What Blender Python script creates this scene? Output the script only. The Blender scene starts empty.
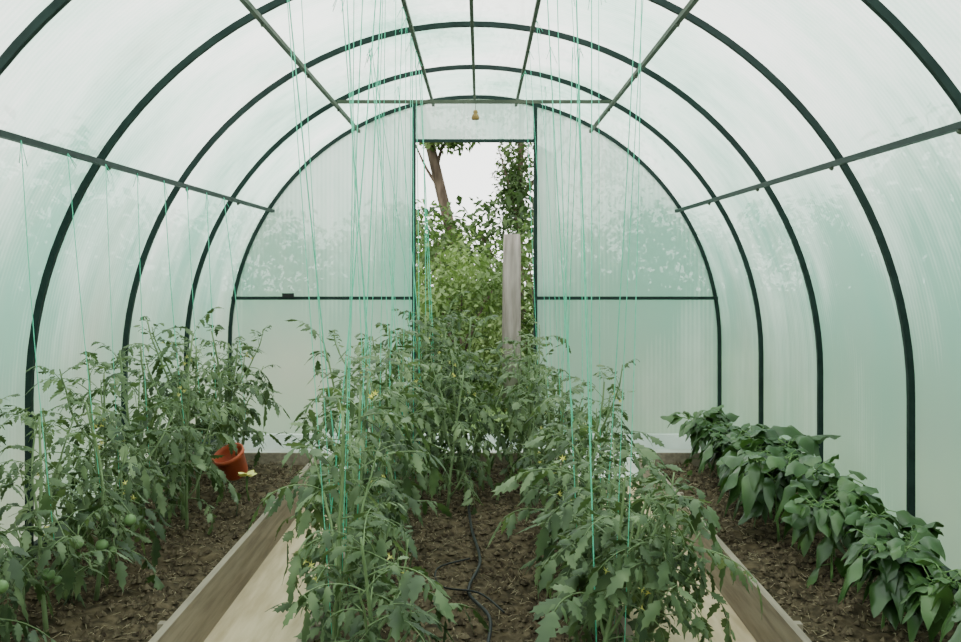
import bpy, math, random
from mathutils import Vector, Matrix, noise
R=random.Random(7)
scene=bpy.context.scene
COL=scene.collection

# ------------------------------------------------------------ helpers
class MB:
    def __init__(s): s.v=[]; s.f=[]; s.m=[]; s.sm=[]
    def add(s,vs,fs,mi=0,smooth=True):
        o=len(s.v); s.v.extend([tuple(v) for v in vs])
        for f in fs:
            s.f.append(tuple(i+o for i in f)); s.m.append(mi); s.sm.append(smooth)
    def mesh(s,name,mats):
        me=bpy.data.meshes.new(name); me.from_pydata(s.v,[],s.f)
        for m in mats: me.materials.append(m)
        me.polygons.foreach_set('material_index',s.m)
        me.polygons.foreach_set('use_smooth',s.sm)
        me.update(); return me
    def obj(s,name,mats,parent=None,loc=None):
        o=bpy.data.objects.new(name,s.mesh(name,mats)); COL.objects.link(o)
        if parent: o.parent=parent
        if loc: o.location=loc
        return o
    def box(s,a,b,mi=0):
        x0,y0,z0=a; x1,y1,z1=b
        s.add([(x0,y0,z0),(x1,y0,z0),(x1,y1,z0),(x0,y1,z0),(x0,y0,z1),(x1,y0,z1),(x1,y1,z1),(x0,y1,z1)],
              [(0,3,2,1),(4,5,6,7),(0,1,5,4),(1,2,6,5),(2,3,7,6),(3,0,4,7)],mi,False)
    def tube(s,pts,rad,n=6,mi=0,smooth=True,up=None,rot=0.0):
        pts=[Vector(p) for p in pts]; vs=[]; 
        if not isinstance(rad,(list,tuple)): rad=[rad]*len(pts)
        for i,p in enumerate(pts):
            t=(pts[min(i+1,len(pts)-1)]-pts[max(i-1,0)])
            if t.length<1e-9: t=Vector((0,0,1))
            t.normalize()
            ref=up or (Vector((0,0,1)) if abs(t.z)<.8 else Vector((0,1,0)))
            a=t.cross(ref).normalized(); b=a.cross(t).normalized()
            for k in range(n):
                an=2*math.pi*k/n+rot
                vs.append(p+(a*math.cos(an)+b*math.sin(an))*rad[i])
        fs=[]
        for i in range(len(pts)-1):
            for k in range(n):
                fs.append((i*n+k,i*n+(k+1)%n,(i+1)*n+(k+1)%n,(i+1)*n+k))
        fs.append(tuple(range(n-1,-1,-1))); fs.append(tuple((len(pts)-1)*n+k for k in range(n)))
        s.add(vs,fs,mi,smooth)
    def lathe(s,prof,c,n=20,mi=0,M=None):
        vs=[]
        for r,z in prof:
            for k in range(n):
                v=Vector((r*math.cos(2*math.pi*k/n),r*math.sin(2*math.pi*k/n),z))
                if M: v=M@v
                vs.append(v+Vector(c))
        fs=[(i*n+k,i*n+(k+1)%n,(i+1)*n+(k+1)%n,(i+1)*n+k) for i in range(len(prof)-1) for k in range(n)]
        s.add(vs,fs,mi)

def nt(name):
    m=bpy.data.materials.new(name); m.use_nodes=True
    t=m.node_tree; t.nodes.clear()
    return m,t,t.nodes,t.links
def ramp(N,L,src,stops):
    r=N.new('ShaderNodeValToRGB'); e=r.color_ramp.elements
    while len(e)<len(stops): e.new(.5)
    for i,(p,c) in enumerate(stops): e[i].position=p; e[i].color=(*c,1)
    L.new(src,r.inputs[0]); return r.outputs[0]
def noisetex(N,L,scale,detail=4,mapscale=None,coord='Object'):
    tc=N.new('ShaderNodeTexCoord'); n=N.new('ShaderNodeTexNoise')
    n.inputs['Scale'].default_value=scale; n.inputs['Detail'].default_value=detail
    if mapscale:
        mp=N.new('ShaderNodeMapping'); mp.inputs['Scale'].default_value=mapscale
        L.new(tc.outputs[coord],mp.inputs[0]); L.new(mp.outputs[0],n.inputs['Vector'])
    else: L.new(tc.outputs[coord],n.inputs['Vector'])
    return n.outputs[0]
def simple(name,c1,c2,scale=8,rough=.6,bump=0,mapscale=None,metal=0,detail=4,spec=.3):
    m,t,N,L=nt(name)
    o=N.new('ShaderNodeOutputMaterial'); p=N.new('ShaderNodeBsdfPrincipled')
    f=noisetex(N,L,scale,detail,mapscale)
    L.new(ramp(N,L,f,[(.35,c1),(.65,c2)]),p.inputs['Base Color'])
    p.inputs['Roughness'].default_value=rough; p.inputs['Metallic'].default_value=metal
    p.inputs['Specular IOR Level'].default_value=spec
    if bump:
        b=N.new('ShaderNodeBump'); b.inputs['Strength'].default_value=bump; b.inputs['Distance'].default_value=.01
        L.new(f,b.inputs['Height']); L.new(b.outputs[0],p.inputs['Normal'])
    L.new(p.outputs[0],o.inputs[0]); return m
def leafmat(name,dark,mid,light,rough=.5,trans=.35,scale=9,spec=.4):
    m,t,N,L=nt(name)
    o=N.new('ShaderNodeOutputMaterial'); p=N.new('ShaderNodeBsdfPrincipled')
    f=noisetex(N,L,scale,2)
    oi=N.new('ShaderNodeObjectInfo'); ma=N.new('ShaderNodeMath'); ma.operation='MULTIPLY_ADD'
    ma.inputs[1].default_value=.16; L.new(oi.outputs['Random'],ma.inputs[0])
    ad=N.new('ShaderNodeMath'); ad.operation='ADD'; ad.inputs[1].default_value=-.08
    L.new(f,ad.inputs[0]); L.new(ad.outputs[0],ma.inputs[2])
    c=ramp(N,L,ma.outputs[0],[(.3,dark),(.5,mid),(.72,light)])
    L.new(c,p.inputs['Base Color']); p.inputs['Roughness'].default_value=rough
    p.inputs['Specular IOR Level'].default_value=spec
    tr=N.new('ShaderNodeBsdfTranslucent')
    hm=N.new('ShaderNodeMixRGB'); hm.blend_type='MULTIPLY'; hm.inputs[0].default_value=1
    hm.inputs[2].default_value=(1.2,1.35,.75,1); L.new(c,hm.inputs[1]); L.new(hm.outputs[0],tr.inputs[0])
    mx=N.new('ShaderNodeMixShader'); mx.inputs[0].default_value=trans
    L.new(p.outputs[0],mx.inputs[1]); L.new(tr.outputs[0],mx.inputs[2]); L.new(mx.outputs[0],o.inputs[0])
    return m

# ------------------------------------------------------------ materials
def polycarb(name,ribdir):
    m,t,N,L=nt(name)
    o=N.new('ShaderNodeOutputMaterial')
    tc=N.new('ShaderNodeTexCoord'); sp=N.new('ShaderNodeSeparateXYZ'); L.new(tc.outputs['Object'],sp.inputs[0])
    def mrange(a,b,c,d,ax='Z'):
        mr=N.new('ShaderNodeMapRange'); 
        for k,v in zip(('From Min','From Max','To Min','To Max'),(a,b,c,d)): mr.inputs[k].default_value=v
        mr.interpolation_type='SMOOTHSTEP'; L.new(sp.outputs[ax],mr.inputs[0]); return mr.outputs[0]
    def madd(x,k,y):
        a=N.new('ShaderNodeMath'); a.operation='MULTIPLY_ADD'; a.inputs[1].default_value=k
        L.new(x,a.inputs[0])
        if isinstance(y,float): a.inputs[2].default_value=y
        else: L.new(y,a.inputs[2])
        return a.outputs[0]
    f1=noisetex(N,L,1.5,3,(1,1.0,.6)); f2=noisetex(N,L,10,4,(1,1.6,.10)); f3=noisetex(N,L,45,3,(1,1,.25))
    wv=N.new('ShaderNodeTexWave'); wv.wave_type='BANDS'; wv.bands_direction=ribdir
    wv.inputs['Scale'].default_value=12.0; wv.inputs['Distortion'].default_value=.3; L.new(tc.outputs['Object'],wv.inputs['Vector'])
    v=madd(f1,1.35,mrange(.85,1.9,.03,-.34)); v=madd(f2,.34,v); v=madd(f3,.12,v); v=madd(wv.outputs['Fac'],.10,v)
    c=ramp(N,L,v,[(.40,(.91,.94,.92)),(.70,(.58,.80,.70)),(1.0,(.24,.51,.40))])  # greener lower down: light from the greenery outside painted into the panel colour
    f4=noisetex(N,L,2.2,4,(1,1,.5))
    low=madd(f4,1.3,mrange(.25,1.15,.15,-.66))  # low grey-beige zone: dirt plus shade of outside greenery painted into the colour
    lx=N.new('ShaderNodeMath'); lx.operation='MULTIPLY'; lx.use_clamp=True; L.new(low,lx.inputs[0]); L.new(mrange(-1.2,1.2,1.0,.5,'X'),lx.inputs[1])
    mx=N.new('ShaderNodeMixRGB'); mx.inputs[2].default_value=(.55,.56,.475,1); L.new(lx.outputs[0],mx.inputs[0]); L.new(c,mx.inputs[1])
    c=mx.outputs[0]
    tr=N.new('ShaderNodeBsdfTranslucent'); L.new(c,tr.inputs[0])
    df=N.new('ShaderNodeBsdfDiffuse'); df.inputs[0].default_value=(.52,.61,.56,1)
    tp=N.new('ShaderNodeBsdfTransparent'); tp.inputs[0].default_value=(.88,.94,.91,1)
    gl=N.new('ShaderNodeBsdfGlossy'); gl.inputs['Roughness'].default_value=.28
    def mix(x,y,fac):
        q=N.new('ShaderNodeMixShader'); q.inputs[0].default_value=fac
        L.new(x,q.inputs[1]); L.new(y,q.inputs[2]); return q.outputs[0]
    s=mix(tr.outputs[0],df.outputs[0],.14); s=mix(s,tp.outputs[0],.11); s=mix(s,gl.outputs[0],.03)
    L.new(s,o.inputs[0]); return m
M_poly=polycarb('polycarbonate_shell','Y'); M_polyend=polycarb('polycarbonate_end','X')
M_frame=simple('green_steel',(.010,.020,.019),(.016,.030,.028),20,.55,spec=.14)
M_purl=simple('green_steel_lit',(.05,.062,.045),(.08,.09,.068),15,.6,spec=.12)  # frame steel lightened to olive: look of lit upper purlins put into colour
M_white=simple('white_pvc',(.60,.64,.62),(.74,.76,.75),5,.5)
M_board=simple('board_composite',(.20,.155,.12),(.30,.24,.185),6,.7,.3,(8,.6,8))
M_floor=simple('path_plywood',(.46,.34,.21),(.62,.48,.325),5,.75,.2,(6,.7,1))
M_conc=simple('pale_concrete',(.45,.44,.41),(.58,.57,.54),6,.85,.2)
M_soil=simple('soil',(.030,.022,.014),(.110,.080,.050),28,.95,1.0,detail=8,spec=.1)
M_straw=simple('straw',(.20,.15,.09),(.38,.30,.20),60,.9)
M_clod=simple('soil_clod',(.04,.028,.02),(.14,.105,.07),40,.95,.6,spec=.1)
M_hose=simple('black_hose',(.008,.008,.009),(.018,.018,.02),10,.5,spec=.2)
M_twine=simple('mint_twine',(.07,.50,.32),(.13,.62,.43),50,.7)
M_tleaf=leafmat('tomato_leaf',(.030,.050,.021),(.072,.110,.046),(.185,.240,.118),.5,.25,9)
M_tstem=simple('tomato_stem',(.12,.175,.075),(.20,.265,.13),12,.6)
M_pleaf=leafmat('pepper_leaf',(.020,.050,.013),(.044,.092,.026),(.098,.172,.055),.33,.2,6,.5)
M_pstem=simple('pepper_stem',(.10,.19,.06),(.16,.26,.09),12,.6)
M_flower=simple('yellow_flower',(.70,.62,.12),(.80,.74,.25),20,.6)
M_green=simple('green_fruit',(.11,.19,.07),(.19,.29,.12),6,.35)
M_orange=simple('orange_plastic',(.42,.075,.035),(.50,.105,.05),5,.5)
M_hedge=leafmat('shrub_leaf',(.05,.095,.03),(.12,.19,.065),(.26,.35,.15),.6,.3,1.8,.2)
M_hedgeD=leafmat('hedge_leaf_dark',(.02,.042,.016),(.05,.088,.03),(.11,.16,.06),.6,.3,1.4,.2)
M_bark=simple('bark',(.04,.03,.022),(.13,.10,.075),14,.95,.8,(1,1,.25),spec=.1)
M_post=simple('weathered_post',(.13,.12,.105),(.27,.255,.23),16,.95,.6,(1,1,.15),spec=.1)
M_grass=simple('grass',(.06,.12,.03),(.13,.21,.06),4,.95,.8,detail=8)
M_wood=simple('brown_wood',(.16,.08,.02),(.28,.16,.05),20,.5)

# ------------------------------------------------------------ greenhouse shell
RS=1.5; ZC=.635; Y0=-1.26; Y1=6.74
def prof(r,n=48,zb=0.0):
    p=[(-r,zb),(-r,.3)]
    for i in range(n+1):
        a=math.pi-math.pi*i/n; p.append((r*math.cos(a),ZC+r*math.sin(a)))
    p+= [(r,.3),(r,zb)]; return p
mb=MB(); P=prof(RS)
ys=[Y0+.5*i for i in range(17)]
vs=[(x,y,z) for y in ys for x,z in P]; n=len(P)
mb.add(vs,[(j*n+i,j*n+i+1,(j+1)*n+i+1,(j+1)*n+i) for j in range(len(ys)-1) for i in range(n-1)])
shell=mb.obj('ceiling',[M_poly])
# end walls
def endwall(name,y,door=True):
    mb=MB(); H=.365; TOP=1.85
    def zz(x): return ZC+math.sqrt(max(0,RS*RS-x*x))
    def strip(xs,zlow):
        vs=[]; 
        for x in xs: vs+=[(x,y,zlow),(x,y,zz(x))]
        mb.add(vs,[(2*i,2*i+2,2*i+3,2*i+1) for i in range(len(xs)-1)])
    def xs(a,b,n=16): 
        A=math.asin(a/RS);B=math.asin(b/RS); return [RS*math.sin(A+(B-A)*i/n) for i in range(n+1)]
    strip(xs(-RS,-H),0); strip(xs(H,RS),0); strip(xs(-H,H,8),TOP if door else 0)
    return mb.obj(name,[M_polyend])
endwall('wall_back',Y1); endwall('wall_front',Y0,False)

# frame
fr=bpy.data.objects.new('greenhouse_frame',None); COL.objects.link(fr)
RF=1.484
for k in range(9):
    y=Y0+k
    mb=MB(); mb.tube([(x,y,z) for x,z in prof(RF,56)],.0155,4,0,False,up=Vector((0,1,0)),rot=math.pi/4)
    mb.obj('arch_%d'%(k+1),[M_frame],fr)
def zr(x,r=RF): return ZC+math.sqrt(r*r-x*x)
for i,(x,mat,rr) in enumerate([(-1.245,M_frame,.0105),(1.245,M_frame,.0105),(-.715,M_purl,.0100),(.715,M_purl,.0100),
                        (-.255,M_purl,.0090),(.255,M_purl,.0090),(0,M_purl,.0090)]):
    mb=MB(); xx=x*(RF-.03)/RF
    z=ZC+math.sqrt((RF-.03)**2-xx*xx)
    mb.tube([(xx,Y0,z),(xx,Y1-.01,z)],rr*1.2,4,0,False,rot=math.pi/4); mb.obj('purlin_%d'%(i+1),[mat],fr)
    if i<4:   # bolts at each crossing
        mb=MB()
        for k in range(8):
            mb.tube([(xx,Y0+k,z-.010),(xx*.995,Y0+k,z-.019)],.007,8)
        mb.obj('bolts_%d'%(i+1),[M_purl],fr)
ytie=Y1-1; zt=1.07+.866; xt=math.sqrt(RF*RF-(zt-ZC)**2)-.01
mb=MB(); mb.tube([(-xt,ytie-.02,zt),(xt,ytie-.02,zt)],.0125,4,0,False,rot=math.pi/4); mb.obj('tie_bar',[M_purl],fr)
for i,sx in enumerate((-1,1)):
    mb=MB(); a,b=sorted((sx*1.474,sx*1.496)); mb.box((a,Y0,.10),(b,Y1,.14)); mb.obj('base_rail_%d'%(i+1),[M_frame],fr)
# end frame bars
mb=MB(); yb=Y1-.022
for sx in (-1,1):
    mb.box((sx*.367-.011,yb-.015,0),(sx*.367+.011,yb+.015,zr(.367)-.01))
    x0,x1=sorted((sx*.378,sx*1.47)); mb.box((x0,yb-.011,.890),(x1,yb+.011,.910))
mb.box((-.355,yb-.015,1.842),(.355,yb+.015,1.860))
mb.obj('end_frame',[M_frame],fr)
mb=MB(); mb.box((-1.16,yb-.03,.905),(-1.09,yb-.012,.93)); mb.obj('latch',[M_hose],fr)

# door leaf swung open outside
d=bpy.data.objects.new('door_1',None); COL.objects.link(d); d.location=(.385,Y1+.03,0); d.rotation_euler=(0,0,math.radians(78))
mb=MB()
for a,b in [((0,-.012,.03),(.025,.012,1.83)),((.695,-.012,.03),(.72,.012,1.83)),((.025,-.012,.03),(.695,.012,.055)),
            ((.025,-.012,1.805),(.695,.012,1.83)),((.025,-.012,.9),(.695,.012,.925))]: mb.box(a,b)
mb.obj('leaf_frame',[M_frame],d)
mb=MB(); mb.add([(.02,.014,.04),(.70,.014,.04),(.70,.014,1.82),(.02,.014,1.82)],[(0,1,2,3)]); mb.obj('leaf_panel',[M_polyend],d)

# base trims
mb=MB(); mb.box((-1.46,Y1-.10,0),(1.46,Y1-.045,.085)); mb.obj('trim_1',[M_white])
for i,sx in enumerate((-1,1)):
    mb=MB(); a,b=sorted((sx*1.505,sx*1.55)); mb.box((a,Y0,-.05),(b,Y1,.10)); mb.obj('trim_%d'%(i+2),[M_board])

# ground / floor
mb=MB(); mb.add([(-40,-30,-.06),(40,-30,-.06),(40,60,-.06),(-40,60,-.06)],[(0,1,2,3)]); mb.obj('ground',[M_grass])
mb=MB(); mb.box((-1.5,Y0,-.05),(1.5,5.7,0),0); mb.box((-1.5,5.7,-.05),(1.5,Y1+.05,0),1)
mb.obj('floor',[M_floor,M_conc])

# ------------------------------------------------------------ raised beds
YE=5.55
def soilz(x,y,seed):
    return .10+.03*noise.noise(Vector((x*4,y*4,seed)))+.022*noise.noise(Vector((x*14,y*14,seed)))+.014*noise.noise(Vector((x*35,y*35,seed)))
def bed(x0,x1,bl,br,seed):
    e=bpy.data.objects.new('raised_bed',None); COL.objects.link(e)
    mb=MB(); T=.021
    if bl: mb.box((x0,Y0+.3,0),(x0+T,YE,.155))
    if br: mb.box((x1-T,Y0+.3,0),(x1,YE,.155))
    mb.box((x0,YE+.002,0),(x1,YE+T,.155))
    for y in (1.2,2.9,4.6):   # stakes on the soil side
        if bl: mb.box((x0+T+.001,y,0),(x0+T+.026,y+.03,.145))
        if br: mb.box((x1-T-.026,y,0),(x1-T-.001,y+.03,.145))
    mb.obj('boards',[M_board],e)
    nx=int((x1-x0)/.025); ny=int((YE-Y0-.3)/.025); vs=[]
    for j in range(ny+1):
        for i in range(nx+1):
            x=x0+T*.9+(x1-x0-1.8*T)*i/nx; y=Y0+.3+(YE-Y0-.3)*j/ny
            vs.append((x,y,soilz(x,y,seed)))
    mb=MB(); w=nx+1
    mb.add(vs,[(j*w+i,j*w+i+1,(j+1)*w+i+1,(j+1)*w+i) for j in range(ny) for i in range(nx)]); mb.obj('soil',[M_soil],e)
    mb=MB(); r=random.Random(seed)
    for k in range(int(6500*(x1-x0))):
        x=r.uniform(x0+.05,x1-.05); y=r.uniform(2,YE-.05)
        z=soilz(x,y,seed)+.004
        if r.random()<.32:
            a=r.uniform(0,6.28); l=r.uniform(.005,.018); dx,dy=math.cos(a)*l,math.sin(a)*l; dz=r.uniform(-.004,.012)
            mb.tube([(x-dx,y-dy,z),(x,y,z+.004),(x+dx,y+dy,z+dz)],.0011,3,0)
        else:
            s=r.uniform(.004,.015); q=[r.uniform(.6,1.3)*s for _ in range(6)]
            mb.add([(x+q[0],y,z),(x,y+q[1],z),(x-q[2],y,z),(x,y-q[3],z),(x,y,z+q[4]),(x,y,z-s*.4)],
               [(0,1,4),(1,2,4),(2,3,4),(3,0,4),(1,0,5),(2,1,5),(3,2,5),(0,3,5)],1,False)
    mb.obj('mulch',[M_straw,M_clod],e)
bed(-1.47,-.762,False,True,3); bed(-.42,.42,True,True,5); bed(.83,1.47,True,False,9)

# drip hose
def smooth(pts,k=6):
    out=[]; p=[Vector(q) for q in pts]
    for i in range(len(p)-1):
        a=p[max(i-1,0)];b=p[i];c=p[i+1];d2=p[min(i+2,len(p)-1)]
        for j in range(k):
            t=j/k; out.append(.5*((2*b)+(c-a)*t+(2*a-5*b+4*c-d2)*t*t+(3*b-a-3*c+d2)*t**3))
    out.append(p[-1]); return out
mb=MB()
mb.tube(smooth([(.05,1.2,.125),(.06,2.2,.13),(.05,2.7,.125),(.06,3.0,.13),(.0,3.25,.128),(.03,3.5,.135),(.03,3.7,.128),(.0,4.1,.128),(-.02,4.8,.128),(0,5.4,.128)]),.005,8)
mb.tube(smooth([(0,3.6,.135),(-.1,3.5,.13),(-.08,3.3,.13),(.03,3.2,.14),(.1,3.05,.13)]),.003,6)
mb.obj('drip_hose',[M_hose])

# ------------------------------------------------------------ plants
UP=Vector((0,0,1))
def leaflet(mb,p,d,up,L,r,mi=0,wf=.30,lobed=True,droop=.35,stations=9,fold=.25,roll=.7,curl=0):
    d=d.normalized(); s=d.cross(up)
    if s.length<1e-4: s=Vector((1,0,0))
    s.normalize(); u=s.cross(d).normalized()
    s=(s+u*r.uniform(-roll,roll)).normalized(); u=s.cross(d).normalized()
    vs=[];n=stations; sb=r.uniform(-.12,.12)
    for i in range(n+1):
        t=i/n; c=p+d*(L*t*(1-.25*droop*t))-UP*(droop*L*t*t)+s*(sb*L*t*t)
        w=L*wf*math.sin(math.pi*min(1,t**.72))**.85 if 0<t<1 else .002*L
        if lobed and i%2==0 and 0<i<n: w*=.58
        sh=d*(L*.06 if (lobed and i%2==1) else 0)
        k=math.sin(t*11+L*50)*(.08+curl)*w
        vs+=[c-s*w+sh-u*(w*fold)+u*k, c, c+s*w+sh-u*(w*fold)-u*k]
    fs=[]
    for i in range(n):
        a=i*3; fs+=[(a,a+1,a+4,a+3),(a+1,a+2,a+5,a+4)]
    mb.add(vs,fs,mi)
def compound(mb,p,az,el,L,r,sag):
    pts=[];q=Vector(p);e=el;a=az;n=9;dirs=[]; bend=r.uniform(-.07,.07)
    for i in range(n+1):
        pts.append(q.copy()); dv=Vector((math.cos(a)*math.cos(e),math.sin(a)*math.cos(e),math.sin(e))); dirs.append(dv)
        q=q+dv*(L/n); e-=sag/n*(1+.6*i/n); a+=r.uniform(-.08,.08)+bend
    mb.tube(pts,[.0027*(1-.65*i/n)*max(.5,L/.25) for i in range(n+1)],4,1)
    leaflet(mb,pts[-1],dirs[-1],UP,L*.33,r,droop=r.uniform(.1,.8))
    for t,sz in ((3,.22),(4,.10),(5,.28),(6,.11),(7,.30),(8,.12)):
        for sg in (-1,1):
            dv=dirs[t]; s=dv.cross(UP).normalized()*sg
            dd=(s*1.0+dv*r.uniform(.2,.9)+UP*r.uniform(-.6,.35)).normalized()
            pp=pts[t]+dd*L*.03
            leaflet(mb,pp,dd,UP,L*sz*r.uniform(.7,1.2),r,wf=.28,droop=r.uniform(-.1,.9),stations=9 if sz>.2 else 4,fold=r.uniform(-.1,.7),roll=.9)
def flowers(mb,p,r,k=3):
    az=r.uniform(0,6.28); o=Vector((math.cos(az),math.sin(az),.3))*.08
    mb.tube([p,p+o*.6,p+o],.0014,3,1)
    for i in range(k):
        c=p+o+Vector((r.uniform(-.03,.03),r.uniform(-.03,.03),r.uniform(-.03,.02)))
        mb.tube([p+o,c],.001,3,1)
        nv=Vector((r.uniform(-1,1),r.uniform(-1,.3),r.uniform(-.8,.3))).normalized()
        a=nv.orthogonal().normalized(); b=nv.cross(a)
        vs=[c+nv*.004]; 
        for q in range(12):
            rr=.0115 if q%2==0 else .0035
            vs.append(c+(a*math.cos(q*math.pi/6)+b*math.sin(q*math.pi/6))*rr-nv*(.004 if q%2==0 else 0))
        mb.add(vs,[(0,1+q,1+(q+1)%12) for q in range(12)],2,False)
        mb.tube([c,c+nv*.010],[.0025,.001],5,2)
def fruit(mb,c,rad,mi):
    prof=[(max(.0005,rad*math.sin(math.pi*i/8)),-rad*.9*math.cos(math.pi*i/8)) for i in range(9)]
    mb.lathe(prof,c,12,mi)
def tomato(seed,H,fr_=False,leafL=.25,flw=2,dens=1.0,side=3):
    r=random.Random(seed); mb=MB(); 
    def shoot(base,H,az,lean,nl,L0,r0):
        n=10; pts=[]; q=Vector(base); ln=lean
        for i in range(n+1):
            pts.append(q.copy())
            dv=Vector((math.cos(az)*math.sin(ln),math.sin(az)*math.sin(ln),math.cos(ln)))
            q=q+dv*(H/n); ln+=r.uniform(-.11,.11)-ln*.12; az+=r.uniform(-.3,.3)
        mb.tube(pts,[r0*(1-.6*i/n) for i in range(n+1)],6,1)
        a=r.uniform(0,6.28)
        for k in range(nl):
            t=.14+.86*(k+.5)/nl; f=t*n; i=min(int(f),n-1); p=pts[i].lerp(pts[i+1],f-i)
            a+=2.4+r.uniform(-.5,.5)
            LL=L0*(1.0 if t<.65 else 1-(t-.65)*1.3)*r.uniform(.7,1.15)
            if t<.25: LL*=.75
            el=r.uniform(.0,.75)+(.55*t if t>.7 else 0)
            compound(mb,p,a,el,LL,r,r.uniform(.5,1.9)*(1 if t<.8 else .6))
        return pts
    m=shoot((0,0,-.01),H,r.uniform(0,6.28),.14,int(H/.05*dens),leafL,.0078)
    for k in range(side):
        i=r.randint(1,6); shoot(m[i],H*r.uniform(.3,.6),r.uniform(0,6.28),r.uniform(.35,.9),int(H/.11*dens),leafL*.8,.0048)
    for k in range(flw): flowers(mb,m[r.randint(4,9)],r,r.randint(2,4))
    if fr_:
        for i,az0 in ((4,-1.1),(5,-.2)):
            p=m[i]; az=az0+r.uniform(-.3,.3); o=Vector((math.cos(az),math.sin(az),0))
            mb.tube([p,p+o*.06+UP*.01,p+o*.10-UP*.03],.0022,5,1)
            fruit(mb,p+o*.10-UP*.05,.019,3)
            if i==4: fruit(mb,p+o*.08-UP*.07+Vector((.03,0,0)),.013,3)
    return mb.mesh('tomato_plant_mesh',[M_tleaf,M_tstem,M_flower,M_green])
tall=[tomato(100+i,.68,leafL=.22,flw=1,dens=1.05,side=3) for i in range(8)]
low=[tomato(200+i,.43,leafL=.24,flw=1,dens=1.15,side=5) for i in range(5)]
fruity=[tomato(300+i,.60,True,.22,1,1.0,3) for i in range(3)]
TW=[]
def put(me,name,x,y,s,rot=None,z=.10,tilt=(0,0),sz=None):
    o=bpy.data.objects.new(name,me); COL.objects.link(o); o.location=(x,y,z)
    a=R.uniform(0,6.28) if rot is None else rot
    M=Matrix.Rotation(tilt[1],4,'Y')@Matrix.Rotation(tilt[0],4,'X')@Matrix.Rotation(a,4,'Z')
    o.rotation_euler=M.to_euler(); o.scale=(s,s,sz or s); return o
# central bed, left row
yy=2.66; i=0
while yy<5.5:
    x=-.30+R.uniform(-.05,.05); sc=R.uniform(.95,1.05)
    if yy>4.6: x+=.08; sc*=1.06
    put(tall[i%8],'tomato_plant',x,yy,sc); TW.append((x,yy,'cl'))
    yy+=.28; i+=1
for x,y,s in ((-.38,3.3,.85),(-.20,2.50,.85)): put(low[int(y*7)%5],'tomato_plant',x,y,s*1.1,tilt=(0,-.1))
yy=2.68; i=0
while yy<5.5:
    x=.30+R.uniform(-.05,.05)
    if yy<3.7: put(low[i%5],'tomato_plant',x+.06,yy,R.uniform(.98,1.1),tilt=(0,.2))
    elif yy<4.6: put(tall[(i+2)%8],'tomato_plant',x,yy,R.uniform(.84,.92))
    else: put(tall[(i+3)%8],'tomato_plant',x-.05,yy,R.uniform(.90,.98))
    TW.append((x,yy,'cr')); yy+=.28; i+=1
for x,y,s in ((.38,2.72,1.0),(.385,3.05,1.0),(.38,3.4,1.0),(.37,3.85,1.05)): put(low[int(y*11)%5],'tomato_plant',x,y,s,tilt=(0,.42))
for x,y,s in ((-.02,4.75,.95),(.03,5.2,1.0),(-.08,5.42,1.12),(-.16,5.1,1.15),(-.1,4.5,.85)): put(R.choice(tall),'tomato_plant',x,y,s)
# left bed
yy=2.62; i=0
while yy<5.5:
    x=-1.14+R.uniform(-.04,.04)
    if i<3: me=fruity[i%3]; sc=1.0
    elif yy<5.0: me=tall[(i*5)%8]; sc=1.04
    else: me=tall[(i*5)%8]; sc=.95
    put(me,'tomato_plant',x,yy,sc*R.uniform(.95,1.04),rot=(0 if i<3 else None)); TW.append((x,yy,'l'))
    yy+=.34; i+=1
for x,y,s in ((-1.22,2.85,.8),(-1.18,3.25,.85),(-1.22,3.7,.95),(-1.22,4.35,1.02),(-1.2,5.1,.95),(-1.05,4.1,.9)): put(R.choice(tall),'tomato_plant',x,y,s)

def pepper(seed,H):
    r=random.Random(seed); mb=MB(); tips=[]
    def br(p,az,ln,L,rad,dep):
        q=Vector(p); pts=[q.copy()]
        for i in range(4):
            q=q+Vector((math.cos(az)*math.sin(ln),math.sin(az)*math.sin(ln),math.cos(ln)))*(L/4); pts.append(q.copy()); az+=r.uniform(-.2,.2)
        mb.tube(pts,[rad*(1-.1*i) for i in range(5)],6,1)
        for i in range(2,5):
            for kk in range(2 if dep>0 else 1): tips.append((pts[i],r.uniform(0,6.28) if r.random()<.4 else az+r.uniform(-1.6,1.6),dep))
        if dep<3:
            for k in (-1,1): br(q,az+k*r.uniform(.6,1.6),ln*.6+r.uniform(.15,.7),L*r.uniform(.5,.78),rad*.7,dep+1)
    br((0,0,-.01),r.uniform(0,6.28),.08,H*.36,.006,0)
    for p,a,dep in tips:
        if r.random()<(.3 if dep==0 else .16): continue
        el=r.uniform(-.7,.75); dv=Vector((math.cos(a)*math.cos(el),math.sin(a)*math.cos(el),math.sin(el)))
        pe=p+dv*r.uniform(.015,.06); mb.tube([p,pe],.0016,4,1)
        leaflet(mb,pe,(dv-UP*.1).normalized(),UP,r.choice((r.uniform(.05,.08),r.uniform(.08,.13),r.uniform(.11,.145))),r,0,.28,False,r.uniform(.1,1.2),10,.5,roll=.8,curl=.2)
    return mb.mesh('pepper_plant_mesh',[M_pleaf,M_pstem])
peps=[pepper(400+i,.40) for i in range(7)]
for i,(x,y,s) in enumerate([(1.18,2.45,.80),(1.22,2.74,.78),(1.12,3.0,.82),(1.24,3.22,.84),(1.13,3.46,.88),(1.22,3.72,.93),(1.11,4.0,1.04),(1.16,4.3,1.10),(1.22,4.6,.88),(1.1,4.9,.82),(1.2,5.15,.85),(1.10,5.38,.9)]):
    put(peps[i%7],'pepper_plant',x,y,s)

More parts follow.
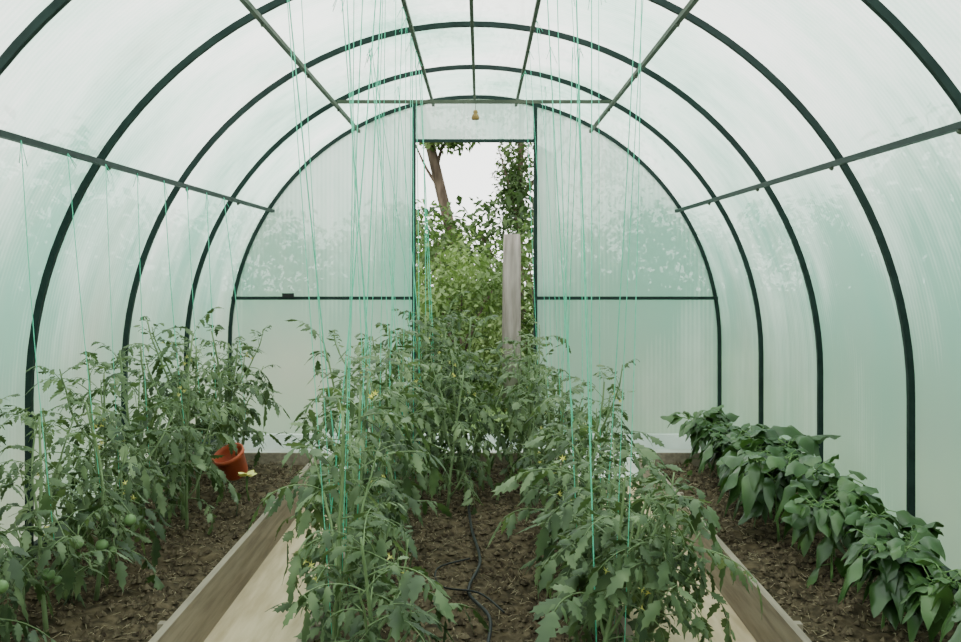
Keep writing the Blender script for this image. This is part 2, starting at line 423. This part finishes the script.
# ------------------------------------------------------------ twine
mb=MB(); r=random.Random(21)
def twine(a,b):
    a=Vector(a); b=Vector(b); m=a.lerp(b,.5)+Vector((r.uniform(-.01,.01),r.uniform(-.01,.01),0))
    mb.tube(smooth([a,m,b],5),r.choice((.0010,.0013,.0017)),4)
    for k in range(2): mb.tube([a+Vector((0,0,.002)),a+Vector((r.uniform(-.03,.03),r.uniform(-.02,.02),-r.uniform(.03,.08)))],.0012,3)
for j,(x,y,k) in enumerate(TW):
    arch=Y0+round(y-Y0)
    if k=='l':
        twine((-1.21,y+.05,1.42),(x+.02,y,.35))
    elif k=='cl':
        twine((-.48+r.uniform(0,.1),arch+r.uniform(-.02,.02),zr(.46)-.03),(x,y,.15))
        twine((-.255,y+r.uniform(-.1,.1),zr(.255)-.05),(x+.02,y,.3))
        if r.random()<.4: twine((-.255,y+r.uniform(-.3,.3),zr(.255)-.05),(x-.03,y,.3))
    else:
        if j%2: twine((.255,y+r.uniform(-.1,.1),zr(.255)-.05),(x+.04,y-.05,.15))
        twine((.33+r.uniform(0,.13),arch,zr(.45)-.03),(x+.10,y-.08,.15))
mb.obj('garden_twine',[M_twine])

# ------------------------------------------------------------ small things
mb=MB(); Mt=Matrix.Rotation(.45,3,'X')@Matrix.Rotation(-.3,3,'Y')
mb.lathe([(.001,0),(.045,0),(.05,.01),(.064,.095),(.070,.097),(.070,.112),(.064,.112),(.060,.095),(.045,.02),(.001,.02)],(-1.00,4.74,.20),24,0,Mt)
mb.obj('orange_flowerpot',[M_orange])
mb=MB(); c=Vector((-.93,4.6,.22)); rr=random.Random(3)
mb.tube([(-.93,4.65,.09),(-.94,4.63,.16),c],.004,6,1)
for k in range(5):
    a=k*1.2566; leaflet(mb,c,Vector((math.cos(a),math.sin(a)*.8-.2,.45)),UP,.05,rr,0,.3,False,.2,6)
mb.obj('squash_flower',[M_flower,M_pstem])
mb=MB(); c=(.005,6.62,1.965)
mb.tube([(.005,6.62,2.02),(.005,6.62,2.085)],.0015,4,1)
mb.lathe([(.001,.06),(.010,.057),(.015,.045),(.011,.037),(.019,.029),(.024,.010),(.021,0),(.001,.002)],c,14,0)
mb.obj('wooden_bell',[M_wood,M_hose])

# ------------------------------------------------------------ outdoors
def leafcloud(mb,c,rad,n,ls,r,mi=0,shell=.55):
    for k in range(n):
        v=Vector((r.gauss(0,1),r.gauss(0,1),r.gauss(0,1))).normalized()
        q=r.uniform(shell,1)*(1+.18*noise.noise(v*2.5+Vector(c)))
        p=Vector((c[0]+v.x*rad[0]*q,c[1]+v.y*rad[1]*q,c[2]+v.z*rad[2]*q))
        if p.z<-.04: continue
        d=Vector((r.uniform(-1,1),r.uniform(-1,1),r.uniform(-.9,.4))).normalized()
        s=d.cross(Vector((r.uniform(-1,1),r.uniform(-1,1),1))).normalized(); L=ls*r.uniform(.6,1.3); w=L*.28
        mb.add([p,p+d*L*.45+s*w-UP*.0,p+d*L-UP*L*.2,p+d*L*.45-s*w],[(0,1,2,3)],mi,False)
def shrub(name,blobs,mat,ls,seed):
    r=random.Random(seed); mb=MB()
    for c,rad,n in blobs:
        for k in range(5):
            mb.tube([(c[0],c[1],-.06),(c[0]+r.uniform(-.3,.3)*rad[0],c[1],c[2]*.5),(c[0]+r.uniform(-.7,.7)*rad[0],c[1]+r.uniform(-.5,.5)*rad[1],c[2]+.5*rad[2])],[.02,.014,.006],5,1)
        leafcloud(mb,c,rad,n,ls,r)
    return mb.obj(name,[mat,M_bark])
shrub('garden_shrub',[((-.75,8.7,.55),(.55,.5,.75),4200),((-.15,9.3,.50),(.5,.45,.80),4400)],M_hedge,.06,1)
shrub('garden_shrub',[((.60,10.0,.7),(.8,.5,.86),4200),((-.5,10.4,.75),(.8,.5,.95),4200)],M_hedge,.065,2)
shrub('garden_shrub',[((1.3,8.8,.5),(.6,.5,.7),1800)],M_hedgeD,.08,4)
r0=random.Random(31)
shrub('garden_hedge',[((-5+1.35*k+r0.uniform(-.2,.2),11.6+r0.uniform(-.2,.4),.9),(1.0,.7,1.05+r0.uniform(-.15,.25)),3000) for k in range(9)],M_hedgeD,.10,5)
for sx,sd in ((-1,6),(1,7)):
    shrub('garden_hedge',[((sx*(3.5+r0.uniform(-.2,.3)),-1+1.4*k,.85),(.9,.95,1.3+r0.uniform(-.3,.4)),1500) for k in range(8)],M_hedgeD,.15,sd)
def tree(name,path,rads,blobs,mat,ls,seed,brs=()):
    r=random.Random(seed); mb=MB(); mb.tube(smooth(path,4),[rads[0]+(rads[1]-rads[0])*i/((len(path)-1)*4) for i in range((len(path)-1)*4+1)],9,1)
    for b in brs: mb.tube(smooth(b,4),[.025-.02*i/((len(b)-1)*4) for i in range((len(b)-1)*4+1)],6,1)
    for c,rad,n in blobs: leafcloud(mb,c,rad,n,ls,r,0,.2)
    return mb.obj(name,[mat,M_bark])
tree('leaning_tree',[(-.1,13.5,-.06),(-.26,13.5,1.2),(-.46,13.5,2.1),(-.60,13.5,2.7),(-.75,13.5,3.4),(-.8,13.5,4.6)],(.08,.045),
     [((-.38,13.4,2.66),(.42,.35,.17),520),((-1.1,13.3,3.2),(.7,.6,.5),900),((-.7,13.5,4.6),(1.2,1.1,1.0),2500),((.0,13.6,3.1),(.5,.5,.3),420)],M_hedgeD,.08,8,
     [[(-.50,13.5,2.3),(-.40,13.45,2.6),(-.15,13.4,2.75)],[(-.62,13.5,2.7),(-1.0,13.5,3.1),(-1.4,13.4,3.4)],[(-.75,13.5,3.0),(-.3,13.5,3.05),(.2,13.6,3.0)],[(-.42,13.5,2.0),(-.62,13.5,2.3),(-.80,13.4,2.7)]])
tree('slender_tree',[(.50,12.6,-.06),(.48,12.6,1.5),(.50,12.6,3.0),(.52,12.6,4.5)],(.05,.02),
     [((.42,12.6,2.0),(.26,.4,.75),1900),((.62,12.6,3.3),(.55,.5,1.0),1600),((1.5,12.8,2.5),(.7,.6,1.1),1700)],M_hedgeD,.065,9,
     [[(.48,12.6,1.5),(.36,12.5,2.0),(.25,12.5,2.4)],[(.5,12.6,1.9),(.9,12.5,2.4),(1.2,12.6,2.8)]])
mb=MB(); pts=[(.29,9.0,-.06),(.285,9.0,.6),(.29,9.0,1.2),(.29,9.0,1.36)]
mb.tube(pts,[.080,.076,.073,.066],12,0)
mb.obj('fence_post',[M_post,M_bark])

# ------------------------------------------------------------ light + camera
w=bpy.data.worlds.new('overcast_sky'); scene.world=w; w.use_nodes=True
N=w.node_tree.nodes; L=w.node_tree.links; bg=N['Background']
tc=N.new('ShaderNodeTexCoord'); nz=N.new('ShaderNodeTexNoise'); nz.inputs['Scale'].default_value=1.5
L.new(tc.outputs['Generated'],nz.inputs['Vector'])
c=ramp(N,L,nz.outputs[0],[(.3,(.93,.955,.92)),(.7,(1,1,.955))]); L.new(c,bg.inputs['Color']); bg.inputs['Strength'].default_value=3.8
sd=bpy.data.lights.new('sun','SUN'); sd.energy=3.0; sd.angle=math.radians(30); sd.color=(1,.96,.90)
so=bpy.data.objects.new('sun',sd); COL.objects.link(so); so.rotation_euler=(math.radians(28),math.radians(-15),0)
cd=bpy.data.cameras.new('camera'); cd.sensor_width=36; cd.lens=36*1111/961; cd.shift_y=-51/961; cd.clip_end=200; cd.clip_start=.02
co=bpy.data.objects.new('camera',cd); COL.objects.link(co); co.location=(.035,0,1.07); co.rotation_euler=(math.pi/2,0,0)
scene.camera=co
